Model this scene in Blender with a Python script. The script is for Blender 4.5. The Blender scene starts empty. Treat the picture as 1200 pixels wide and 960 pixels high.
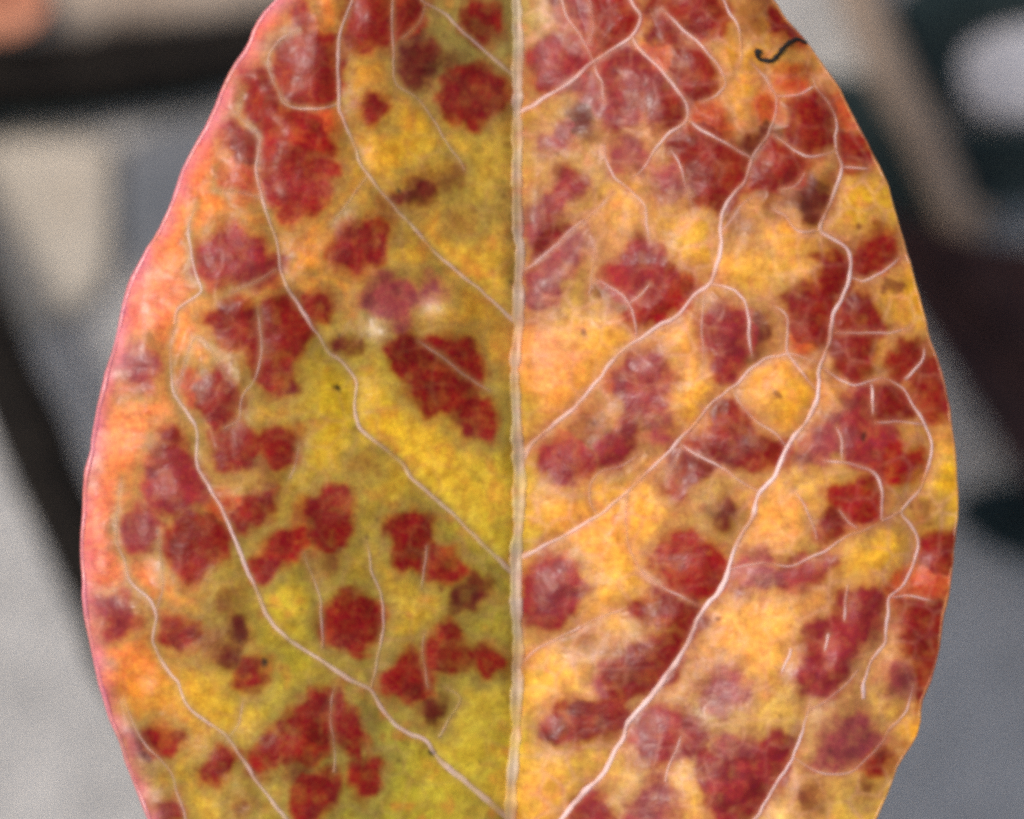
import bpy, math
import numpy as np
from mathutils import Vector

# ------------------------------------------------------------------ camera, sky, sun, exposure
sc = bpy.context.scene
S = 27.5e-6            # metres per photograph pixel in the plane of the leaf (leaf about 28 mm wide)
D = 0.18               # camera height above the leaf
GZ = -0.035            # ground under the leaf
cam_d = bpy.data.cameras.new("camera")
cam = bpy.data.objects.new("camera", cam_d)
sc.collection.objects.link(cam)
cam.location = (0, 0, D)
cam_d.sensor_width = 36.0
cam_d.lens = 36.0 * D / (1200 * S)
cam_d.clip_start = 0.005
cam_d.clip_end = 50.0
cam_d.dof.use_dof = True
cam_d.dof.focus_distance = D - 0.0011
cam_d.dof.aperture_fstop = cam_d.lens / 9.0
sc.camera = cam

SUN_EL = math.radians(60)
SUN_AZ = np.array([-0.90, 0.43]); SUN_AZ /= np.linalg.norm(SUN_AZ)
world = bpy.data.worlds.new("World"); sc.world = world
world.use_nodes = True
wn = world.node_tree.nodes; wl = world.node_tree.links
sky = wn.new("ShaderNodeTexSky"); sky.sky_type = 'NISHITA'; sky.sun_disc = False
sky.sun_elevation = SUN_EL
sky.sun_rotation = math.atan2(SUN_AZ[0], SUN_AZ[1]) % (2 * math.pi)
sky.dust_density = 5.0; sky.air_density = 1.5; sky.ozone_density = 0.6
wl.new(sky.outputs[0], wn["Background"].inputs[0])
wn["Background"].inputs[1].default_value = 0.15
sun_d = bpy.data.lights.new("sun", 'SUN'); sun_d.energy = 2.0; sun_d.angle = math.radians(7)
sun_d.color = (1.0, 0.965, 0.92)
sun = bpy.data.objects.new("sun", sun_d); sc.collection.objects.link(sun)
sdir = Vector((SUN_AZ[0] * math.cos(SUN_EL), SUN_AZ[1] * math.cos(SUN_EL), math.sin(SUN_EL)))
sun.rotation_euler = sdir.to_track_quat('Z', 'Y').to_euler()
sun.location = sdir * 0.5
sc.view_settings.view_transform = 'Standard'; sc.view_settings.look = 'None'
sc.view_settings.exposure = -0.22; sc.view_settings.gamma = 1.0
sc.view_settings.use_curve_mapping = False
sc.render.engine = 'CYCLES'
sc.cycles.use_denoising = False
sc.cycles.filter_width = 3.6

# ------------------------------------------------------------------ helpers
rng = np.random.default_rng(7)

def P(px, py, z):
    """photograph pixel at height z -> world point"""
    k = S * (D - z) / D
    return np.array([(px - 600) * k, (480 - py) * k, z])

def lin(c):
    c = np.asarray(c, float) / 255.0
    return np.where(c <= 0.04045, c / 12.92, ((c + 0.055) / 1.055) ** 2.4)

def sm(a, b, x):
    t = np.clip((x - a) / (b - a), 0, 1)
    return t * t * (3 - 2 * t)

def catmull(pts, step=3.0):
    p = np.array(pts, float)
    if len(p) == 2:
        n = max(2, int(np.linalg.norm(p[1] - p[0]) / step))
        return p[0] + (p[1] - p[0]) * np.linspace(0, 1, n)[:, None]
    q = np.vstack([2 * p[0] - p[1], p, 2 * p[-1] - p[-2]])
    out = []
    for i in range(1, len(q) - 2):
        n = max(2, int(np.linalg.norm(q[i + 1] - q[i]) / step))
        t = np.linspace(0, 1, n, endpoint=False)[:, None]
        a, b, c, d = q[i - 1], q[i], q[i + 1], q[i + 2]
        out.append(0.5 * (2 * b + (c - a) * t + (2 * a - 5 * b + 4 * c - d) * t ** 2 + (3 * b - 3 * c + d - a) * t ** 3))
    out.append(p[-1:])
    return np.vstack(out)

def chaikin(poly, n=2):
    p = np.array(poly, float)
    for _ in range(n):
        q = np.roll(p, -1, 0)
        p = np.stack([0.75 * p + 0.25 * q, 0.25 * p + 0.75 * q], 1).reshape(-1, p.shape[1])
    return p

def link(o, parent=None, base=None):
    sc.collection.objects.link(o)
    if parent is not None:
        o.parent = parent
    return o

def mesh_obj(name, verts, faces, mat, parent=None, smooth=True, colors=None, origin=None):
    v = np.asarray(verts, float)
    if origin is not None:
        v = v - np.asarray(origin)
    me = bpy.data.meshes.new(name)
    f = np.asarray(faces) if not isinstance(faces, list) else None
    if f is not None and f.ndim == 2:
        n, k = f.shape
        me.vertices.add(len(v)); me.vertices.foreach_set("co", v.astype(np.float32).ravel())
        me.loops.add(n * k); me.loops.foreach_set("vertex_index", f.astype(np.int32).ravel())
        me.polygons.add(n)
        me.polygons.foreach_set("loop_start", np.arange(0, n * k, k, dtype=np.int32))
        me.update(calc_edges=True); me.validate()
    else:
        me.from_pydata([tuple(x) for x in v], [], [tuple(x) for x in faces])
        me.update()
    if smooth:
        me.polygons.foreach_set("use_smooth", np.ones(len(me.polygons), bool))
    if colors is not None:
        a = me.color_attributes.new("pigment", 'FLOAT_COLOR', 'POINT')
        c = np.zeros((len(v), 4), np.float32); c[:, :np.shape(colors)[1]] = colors
        a.data.foreach_set("color", c.ravel())
    me.materials.append(mat)
    o = bpy.data.objects.new(name, me)
    if parent is None and origin is not None:
        o.location = origin
    return link(o, parent)

def tag(o, label=None, cat=None, group=None, kind=None):
    for k, v in (("label", label), ("category", cat), ("group", group), ("kind", kind)):
        if v: o[k] = v
    return o

def empty(name, loc):
    o = bpy.data.objects.new(name, None); o.empty_display_size = 0.004
    o.location = loc
    return link(o)

def vnoise(x, y, cell, seed, octaves=1):
    """smooth value noise over pixel coordinates"""
    out = np.zeros_like(x, dtype=np.float64); amp = 1.0; tot = 0
    for o in range(octaves):
        r = np.random.default_rng(seed + 31 * o).random((257, 257)) * 2 - 1
        u = (x + 4096) / cell; v = (y + 4096) / cell
        iu = np.floor(u).astype(int); iv = np.floor(v).astype(int)
        fu = u - iu; fv = v - iv
        fu = fu * fu * (3 - 2 * fu); fv = fv * fv * (3 - 2 * fv)
        iu %= 256; iv %= 256
        n = (r[iv, iu] * (1 - fu) + r[iv, iu + 1] * fu) * (1 - fv) + (r[iv + 1, iu] * (1 - fu) + r[iv + 1, iu + 1] * fu) * fv
        out += amp * n; tot += amp; amp *= 0.5; cell = cell / 2.0
    return out / tot

def tube(path, radii, sides=12, noise=0.0, seed=1, cap=True):
    """swept tube through world points"""
    path = np.asarray(path, float); radii = np.asarray(radii, float)
    n = len(path)
    t = np.gradient(path, axis=0); t /= np.linalg.norm(t, axis=1)[:, None]
    up = np.array([0.13, 0.21, 0.97])
    a = np.cross(t, up); a /= np.linalg.norm(a, axis=1)[:, None]
    b = np.cross(a, t)
    r = np.random.default_rng(seed)
    ang = np.linspace(0, 2 * np.pi, sides, endpoint=False)
    nz = r.normal(0, 1, (n, sides))
    for _ in range(2):
        nz = (nz + np.roll(nz, 1, 0) + np.roll(nz, 1, 1)) / 1.8
    R = radii[:, None] * (1 + noise * nz)
    v = path[:, None, :] + R[..., None] * (np.cos(ang)[None, :, None] * a[:, None, :] + np.sin(ang)[None, :, None] * b[:, None, :])
    v = v.reshape(-1, 3)
    i = np.arange(n - 1)[:, None]; j = np.arange(sides)[None, :]; j2 = (j + 1) % sides
    f = np.stack([i * sides + j, i * sides + j2, (i + 1) * sides + j2, (i + 1) * sides + j], -1).reshape(-1, 4)
    faces = [tuple(q) for q in f]
    if cap:
        faces.append(tuple(range(sides - 1, -1, -1)))
        faces.append(tuple((n - 1) * sides + k for k in range(sides)))
    return v, faces

# ------------------------------------------------------------------ materials
def new_mat(name):
    m = bpy.data.materials.new(name); m.use_nodes = True
    nt = m.node_tree
    return m, nt.nodes, nt.links, nt.nodes["Principled BSDF"]

def noise_node(nodes, links, coord, scale, detail=3.0, rough=0.55):
    n = nodes.new("ShaderNodeTexNoise")
    n.inputs["Scale"].default_value = scale; n.inputs["Detail"].default_value = detail
    n.inputs["Roughness"].default_value = rough
    links.new(coord, n.inputs["Vector"])
    return n

def ramp(nodes, links, fac, stops):
    r = nodes.new("ShaderNodeValToRGB")
    el = r.color_ramp.elements
    while len(el) < len(stops): el.new(0.5)
    for e, (p, c) in zip(el, stops):
        e.position = p; e.color = (*c, 1)
    links.new(fac, r.inputs[0])
    return r

def pigment_material(name, rough, spec, grain, bump_scale, bump_dist, rough_var=0.1, sss=0.0):
    m, N, L, B = new_mat(name)
    at = N.new("ShaderNodeAttribute"); at.attribute_name = "pigment"
    geo = N.new("ShaderNodeTexCoord")
    n1 = noise_node(N, L, geo.outputs["Object"], 9000, 2.0)       # cell grain about 0.1 mm
    n2 = noise_node(N, L, geo.outputs["Object"], 2600, 3.0)
    mul = N.new("ShaderNodeMath"); mul.operation = 'ADD'
    L.new(n1.outputs[0], mul.inputs[0]); L.new(n2.outputs[0], mul.inputs[1])
    mr = N.new("ShaderNodeMapRange")
    mr.inputs["From Min"].default_value = 0.6; mr.inputs["From Max"].default_value = 1.4
    mr.inputs["To Min"].default_value = 1 - grain; mr.inputs["To Max"].default_value = 1 + grain
    L.new(mul.outputs[0], mr.inputs["Value"])
    vm = N.new("ShaderNodeVectorMath"); vm.operation = 'SCALE'
    L.new(at.outputs["Color"], vm.inputs[0]); L.new(mr.outputs[0], vm.inputs["Scale"])
    hsv = N.new("ShaderNodeHueSaturation")
    hm = N.new("ShaderNodeMapRange")
    hm.inputs["From Min"].default_value = 0.3; hm.inputs["From Max"].default_value = 0.7
    hm.inputs["To Min"].default_value = 0.492; hm.inputs["To Max"].default_value = 0.508
    n3 = noise_node(N, L, geo.outputs["Object"], 5200, 2.0)
    L.new(n3.outputs[0], hm.inputs["Value"]); L.new(hm.outputs[0], hsv.inputs["Hue"])
    L.new(vm.outputs[0], hsv.inputs["Color"])
    L.new(hsv.outputs[0], B.inputs["Base Color"])
    rr = N.new("ShaderNodeMapRange")
    rr.inputs["From Min"].default_value = 0.3; rr.inputs["From Max"].default_value = 0.7
    rr.inputs["To Min"].default_value = rough - rough_var; rr.inputs["To Max"].default_value = rough + rough_var
    L.new(n2.outputs[0], rr.inputs["Value"]); L.new(rr.outputs[0], B.inputs["Roughness"])
    gl = N.new("ShaderNodeMath"); gl.operation = 'MULTIPLY_ADD'
    L.new(at.outputs["Alpha"], gl.inputs[0]); gl.inputs[1].default_value = 0.62; gl.inputs[2].default_value = spec
    L.new(gl.outputs[0], B.inputs["Specular IOR Level"])
    gr = N.new("ShaderNodeMath"); gr.operation = 'MULTIPLY_ADD'
    L.new(at.outputs["Alpha"], gr.inputs[0]); gr.inputs[1].default_value = 0.10
    L.new(rr.outputs[0], gr.inputs[2]); L.new(gr.outputs[0], B.inputs["Roughness"])
    bp = N.new("ShaderNodeBump"); bp.inputs["Strength"].default_value = 1.0
    bp.inputs["Distance"].default_value = bump_dist
    n4 = noise_node(N, L, geo.outputs["Object"], bump_scale, 3.0, 0.6)
    L.new(n4.outputs[0], bp.inputs["Height"]); L.new(bp.outputs[0], B.inputs["Normal"])
    return m

def plain_material(name, c0, c1, scale, rough=0.7, bump=0.0, spec=0.3):
    m, N, L, B = new_mat(name)
    tc = N.new("ShaderNodeTexCoord")
    n = noise_node(N, L, tc.outputs["Object"], scale, 5.0, 0.6)
    r = ramp(N, L, n.outputs[0], [(0.32, c0), (0.68, c1)])
    L.new(r.outputs[0], B.inputs["Base Color"])
    B.inputs["Roughness"].default_value = rough
    B.inputs["Specular IOR Level"].default_value = spec
    if bump:
        bp = N.new("ShaderNodeBump"); bp.inputs["Distance"].default_value = bump
        n2 = noise_node(N, L, tc.outputs["Object"], scale * 3, 4.0)
        L.new(n2.outputs[0], bp.inputs["Height"]); L.new(bp.outputs[0], B.inputs["Normal"])
    return m

M_blade = pigment_material("leaf_blade", 0.36, 0.17, 0.26, 3000, 0.000022)
M_vein = pigment_material("leaf_vein", 0.45, 0.45, 0.10, 5000, 0.00002)
M_rim = pigment_material("leaf_margin", 0.26, 0.45, 0.16, 3000, 0.00003)
M_ground = plain_material("pale_grey_ground", lin((160, 158, 156)), lin((187, 184, 181)), 420, 0.9, 0.0006)
M_sun_patch = plain_material("painted_sun_patch", lin((176, 165, 150)), lin((192, 182, 168)), 300, 0.85, 0.0004)  # sunlit ground, the light put into a pale beige colour
M_shade_patch = plain_material("painted_shade_patch", lin((94, 98, 104)), lin((112, 114, 119)), 300, 0.85, 0.0004)  # ground in shade, given as a darker grey colour
M_lit_patch = plain_material("painted_lit_patch", lin((166, 164, 168)), lin((192, 190, 194)), 300, 0.85, 0.0004)  # lit ground between shadows, painted as a paler colour
M_darkbark = plain_material("dark_bark", (0.006, 0.005, 0.005), (0.020, 0.016, 0.013), 900, 0.85, 0.0003, 0.12)
M_tanbark = plain_material("tan_bark", (0.22, 0.155, 0.115), (0.33, 0.25, 0.19), 700, 0.75, 0.0003)
M_greybark = plain_material("pale_bark", (0.27, 0.20, 0.15), (0.42, 0.34, 0.27), 500, 0.75, 0.0003)
M_maroon = plain_material("maroon_leaf", (0.022, 0.010, 0.010), (0.045, 0.018, 0.016), 500, 0.6, 0.0001, 0.2)
M_darkgreen = plain_material("dark_leaf_and_shade", (0.008, 0.017, 0.018), (0.018, 0.032, 0.034), 500, 0.6, 0.0001, 0.2)  # one far leaf, and the dark sheets that stand for ground shade
M_redleaf = plain_material("red_leaf", (0.36, 0.12, 0.07), (0.50, 0.22, 0.13), 500, 0.6, 0.0001, 0.2)
M_black = plain_material("black_fibre", (0.008, 0.006, 0.006), (0.02, 0.015, 0.012), 4000, 0.7)

# ------------------------------------------------------------------ the setting: ground
def ground():
    n = 60
    u = np.linspace(-1, 1, n)
    c = np.sign(u) * np.abs(u) ** 3 * 2.0            # finer near the leaf
    X, Y = np.meshgrid(c, c)
    Z = GZ + np.where(np.hypot(X, Y) < 0.3, 0.0004 * vnoise(X * 1e5, Y * 1e5, 900, 3, 3), 0)
    v = np.stack([X, Y, Z], -1).reshape(-1, 3)
    i = np.arange(n - 1)[:, None]; j = np.arange(n - 1)[None, :]
    f = np.stack([i * n + j, i * n + j + 1, (i + 1) * n + j + 1, (i + 1) * n + j], -1).reshape(-1, 4)
    o = mesh_obj("ground", v, f, M_ground)
    tag(o, "smooth pale grey ground out of focus beneath the leaf", "ground", kind="structure")
ground()

# ------------------------------------------------------------------ the leaf: traced data, photograph pixels
LEFT = [(600, -345), (585, -330), (545, -270), (480, -180), (405, -90), (360, -40), (326, 0), (306, 25), (292, 55), (280, 75), (266, 100), (255, 125), (242, 150), (229, 175),
        (216, 200), (202, 240), (188, 270), (172, 297), (160, 320), (150, 345), (143, 370), (138, 395), (131, 420), (125, 445),
        (119, 470), (114, 495), (110, 515), (105, 540), (101, 565), (99, 595), (98, 625), (98, 655), (99, 685), (101, 715), (106, 742),
        (112, 770), (118, 797), (125, 822), (133, 847), (144, 872), (151, 897), (161, 922), (171, 947), (176, 962), (196, 1010),
        (240, 1090), (300, 1180), (380, 1270), (470, 1345), (550, 1395), (590, 1422)]
RIGHT = [(604, -345), (625, -330), (670, -270), (740, -180), (815, -95), (865, -45), (904, 0), (922, 25), (944, 50), (961, 75), (979, 100), (992, 125), (1005, 150), (1018, 175),
         (1031, 200), (1041, 225), (1048, 250), (1055, 275), (1062, 300), (1069, 322), (1076, 347), (1082, 370), (1087, 395), (1096, 420),
         (1104, 445), (1111, 480), (1116, 515), (1120, 555), (1121, 585), (1120, 615), (1116, 645), (1112, 690), (1105, 720), (1101, 745),
         (1096, 770), (1090, 797), (1080, 820), (1077, 845), (1073, 862), (1061, 880), (1050, 900), (1041, 920), (1032, 942), (1023, 962),
         (1000, 1010), (950, 1095), (890, 1185), (810, 1275), (720, 1350), (645, 1400), (608, 1422)]
MID = [(602, -345), (604, -150), (606, 0), (607, 60), (606, 120), (607, 240), (609, 300), (608, 360), (604, 440), (606, 500), (609, 560), (606, 640),
       (604, 680), (607, 740), (606, 800), (605, 850), (602, 900), (598, 960), (597, 1100), (599, 1300), (600, 1424)]

# veins: (points, start width, end width, paleness); laterals first, each followed by the veinlets that spring from it
VEINS = [
 # left half
 ("lateral_vein", [(598, 962), (590, 955), (565, 932), (540, 912), (515, 890), (500, 870), (482, 861), (465, 850), (445, 827), (433, 808), (402, 792), (370, 770), (340, 750), (312, 720), (295, 678), (277, 637), (260, 597), (245, 572), (232, 545), (231, 505), (220, 485), (203, 460), (200, 440), (200, 407), (206, 380)], 9, 5, .85, [
   ([(435, 806), (440, 782), (447, 752), (450, 727), (447, 700), (435, 665), (429, 632)], 5, 4, .5),
   ([(515, 864), (525, 845), (540, 820), (522, 805)], 4, 3, .4),
   ([(502, 806), (495, 770), (498, 740)], 3, 2.5, .3),
   ([(378, 760), (378, 735), (374, 700), (365, 672), (355, 648)], 4, 3, .4),
   ([(392, 905), (392, 880), (387, 840), (392, 805)], 4, 3, .45),
   ([(204, 462), (230, 395), (255, 425), (267, 444)], 3.5, 3, .35),
   ([(262, 502), (281, 490), (284, 465), (300, 440), (306, 405), (302, 360)], 3.5, 3.5, .45),
   ([(340, 560), (347, 540), (350, 520)], 3, 3, .5),
   ([(206, 380), (210, 362), (236, 342), (230, 325), (225, 302), (220, 270), (230, 240)], 5, 5, .85)]),
 ("lateral_vein", [(604, 674), (580, 652), (555, 627), (530, 602), (485, 562), (470, 542), (440, 517), (422, 502), (417, 480), (416, 445), (400, 422), (385, 412), (372, 390), (356, 368), (342, 347), (330, 320), (326, 287), (317, 260), (307, 232), (300, 200), (305, 162), (292, 147), (280, 135), (284, 112)], 7, 5, .62, [
   ([(501, 640), (498, 660), (494, 690)], 3.5, 3, .4),
   ([(328, 315), (300, 330), (268, 345)], 3, 3, .2),
   ([(305, 232), (280, 225), (250, 222)], 3, 3, .2)]),
 ("lateral_vein", [(606, 380), (565, 342), (540, 322), (515, 300), (485, 267), (465, 245), (432, 205), (420, 185), (412, 162), (400, 135), (397, 105), (397, 45), (405, 20), (412, 0), (418, -40)], 6, 5.5, .6, [
   ([(575, 458), (545, 440), (517, 417), (490, 400)], 3.5, 3, .4),
   ([(400, 120), (370, 128), (335, 122), (327, 107), (317, 87), (315, 65), (330, 45), (350, 35)], 4, 5, .6),
   ([(432, 205), (410, 235), (388, 262)], 3, 3, .2),
   ([(545, 200), (520, 160), (490, 115), (466, 100), (462, 75), (460, 20), (462, -20)], 3, 4, .45)]),
 ("lateral_vein", [(606, 95), (598, 85), (572, 62), (535, 30), (520, 15), (495, 0), (470, -40), (455, -110)], 6, 5, .5, [
   ([(500, 5), (492, 26), (470, 46)], 3, 3, .35)]),
 ("lateral_vein", [(598, 1190), (520, 1130), (440, 1060), (380, 1005), (350, 975), (332, 955), (310, 927), (287, 895), (265, 863), (240, 845), (220, 825), (207, 800), (190, 777), (180, 750), (183, 720), (172, 700), (152, 680), (146, 655), (137, 632), (138, 595), (143, 560)], 8, 5, .68, [
   ([(268, 866), (280, 845), (285, 820)], 3, 3, .35),
   ([(183, 718), (190, 690), (188, 650), (186, 620)], 3, 3, .3)]),
 ("lateral_vein", [(598, 1330), (480, 1260), (360, 1150), (270, 1050), (228, 985), (215, 950), (207, 925), (197, 900), (172, 875), (157, 850), (145, 820)], 7, 4.5, .6, []),
 ("lateral_vein", [(603, -130), (560, -190), (530, -250)], 5, 3, .5, []),
 # right half
 ("lateral_vein", [(597, 1060), (630, 995), (660, 957), (682, 932), (707, 905), (727, 870), (740, 842), (762, 817), (785, 787), (805, 755), (820, 720), (838, 700), (852, 675), (862, 640), (882, 605), (889, 580), (910, 555), (922, 525), (945, 495), (957, 467), (960, 435), (972, 397), (977, 370), (987, 347), (997, 320), (995, 297), (985, 285), (962, 270), (972, 242), (982, 215), (986, 195), (980, 172), (980, 145), (972, 122), (957, 103), (952, 92)], 10, 6, .9, [
   ([(889, 576), (865, 562), (845, 547), (812, 530), (797, 518)], 4, 3.5, .5),
   ([(920, 522), (905, 505), (882, 490), (865, 468), (858, 455)], 4, 3.5, .5),
   ([(780, 917), (782, 905), (792, 880), (800, 860)], 4, 4, .6),
   ([(978, 390), (1010, 390), (1045, 390), (1066, 385)], 3.5, 3, .45),
   ([(962, 270), (935, 270), (920, 252), (905, 245)], 4, 3.5, .6),
   ([(998, 325), (1012, 330), (1028, 322), (1043, 312), (1055, 300)], 4, 3, .55),
   ([(981, 174), (968, 181), (945, 183), (920, 167), (905, 158)], 4, 4, .6),
   ([(985, 195), (1000, 196), (1018, 198)], 3.5, 3, .5),
   ([(942, 203), (932, 218), (915, 222)], 3, 3, .4),
   ([(962, 430), (985, 445), (1002, 452), (1020, 447), (1035, 443)], 4, 4, .55),
   ([(955, 455), (925, 417), (922, 398), (921, 370), (905, 358)], 3.5, 4, .5),
   ([(855, 668), (890, 660), (925, 664), (945, 655), (967, 646), (990, 630), (1017, 619), (1034, 612)], 3.5, 4, .5),
   ([(957, 632), (952, 615), (942, 590), (930, 575)], 4, 3, .5)]),
 ("lateral_vein", [(609, 550), (613, 538), (622, 522), (650, 497), (675, 475), (698, 449), (725, 415), (750, 397), (775, 380), (797, 367), (812, 347), (832, 330), (840, 310), (845, 282), (845, 252), (860, 227), (875, 210), (881, 186), (902, 155), (910, 125), (907, 107), (895, 87)], 8, 6, .65, [
   ([(745, 400), (744, 382), (735, 352), (710, 332), (690, 325)], 4, 3.5, .5),
   ([(737, 356), (748, 347), (762, 332)], 3, 3, .45),
   ([(834, 332), (855, 338), (866, 345), (877, 367), (877, 395), (881, 418)], 4, 5, .7),
   ([(825, 345), (822, 380), (825, 420)], 3.5, 3, .45),
   ([(846, 270), (870, 240), (885, 228)], 3, 3, .35),
   ([(910, 112), (937, 110), (955, 101)], 4, 4, .6),
   ([(881, 186), (867, 177), (850, 167), (825, 155), (806, 140)], 5, 4.5, .6)]),
 ("lateral_vein", [(606, 655), (637, 640), (670, 622), (707, 600), (740, 572), (765, 547), (797, 515), (815, 497), (835, 472), (860, 452), (877, 435), (900, 420), (930, 416), (958, 424)], 7, 4.5, .5, [
   ([(735, 580), (734, 610), (736, 635), (742, 652), (756, 674), (790, 695), (815, 708)], 4, 4, .4),
   ([(700, 604), (690, 580), (700, 555), (730, 545), (750, 530)], 3, 3, .25),
   ([(800, 520), (790, 545), (780, 570)], 3, 3, .2)]),
 ("lateral_vein", [(607, 132), (630, 120), (662, 100), (697, 72), (715, 60), (740, 42), (750, 20), (740, 0), (730, -40)], 7, 6, .6, [
   ([(740, 42), (747, 55), (775, 82), (797, 110), (806, 127), (803, 142), (785, 155), (772, 170), (752, 200), (742, 207)], 6, 5, .8),
   ([(695, 72), (680, 42), (665, 20), (655, -10)], 4, 3.5, .5),
   ([(690, 50), (695, 32), (692, 10), (688, -15)], 3.5, 3.5, .5),
   ([(697, 74), (699, 85), (706, 102), (708, 120)], 4, 4, .65),
   ([(775, 10), (800, 35), (825, 57), (842, 77), (850, 98), (840, 112), (822, 120)], 4.5, 4, .6),
   ([(838, -20), (850, 5), (865, 32), (869, 55), (867, 78)], 5, 5, .7),
   ([(905, 108), (893, 88), (880, 72)], 3.5, 3, .4)]),
 ("lateral_vein", [(609, 318), (625, 310), (650, 290), (675, 265), (700, 245), (718, 225)], 5, 3.5, .4, [
   ([(707, 170), (710, 185), (720, 207), (740, 225), (755, 242), (758, 262), (762, 285)], 4, 4, .65),
   ([(785, 175), (795, 190), (805, 225), (812, 240)], 3.5, 3.5, .5),
   ([(690, 345), (694, 320), (697, 300), (695, 280)], 3.5, 3, .5)]),
 ("lateral_vein", [(597, 1240), (680, 1150), (780, 1060), (850, 1000), (887, 957), (905, 927), (918, 907), (930, 885), (940, 860), (947, 832), (950, 815)], 9, 5.5, .95, [
   ([(947, 832), (970, 820), (995, 797), (1010, 780)], 3.5, 3, .35),
   ([(930, 888), (960, 905), (995, 905), (1012, 892), (1035, 870), (1043, 855), (1062, 832), (1070, 802)], 3.5, 4, .5)]),
 ("lateral_vein", [(1012, 818), (1013, 800), (1022, 772), (1036, 755), (1041, 722), (1043, 700), (1060, 685), (1072, 655), (1075, 632), (1067, 615), (1057, 598), (1077, 575), (1087, 552), (1092, 525), (1085, 497), (1070, 475), (1057, 455), (1035, 444)], 5, 5, .7, [
   ([(1057, 598), (1045, 606), (1035, 610), (1034, 598), (1033, 577), (1027, 557), (1010, 547), (985, 542), (965, 540)], 4, 6, .75),
   ([(987, 540), (986, 517), (980, 500)], 4, 4, .55),
   ([(1022, 450), (1022, 468), (1022, 487)], 4, 4.5, .7),
   ([(1084, 497), (1047, 494), (1025, 496)], 3, 3, .4),
   ([(1060, 445), (1071, 434), (1082, 420), (1083, 408)], 4, 5, .6),
   ([(1043, 700), (1065, 698), (1093, 705)], 3.5, 3, .45),
   ([(1005, 618), (995, 613), (984, 598)], 3.5, 3.5, .5),
   ([(993, 685), (992, 700), (991, 712), (990, 728)], 5, 5, .85),
   ([(971, 742), (969, 752), (967, 764)], 4.5, 4, .65),
   ([(927, 760), (922, 773), (916, 790)], 5, 4.5, .85)]),
 ("lateral_vein", [(680, 735), (650, 750), (625, 765), (607, 785)], 4, 4, .4, [
   ([(680, 735), (705, 722), (735, 712)], 3.5, 3, .3)]),
 ("lateral_vein", [(603, -110), (660, -170), (690, -230)], 5, 3, .5, []),
]

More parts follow.
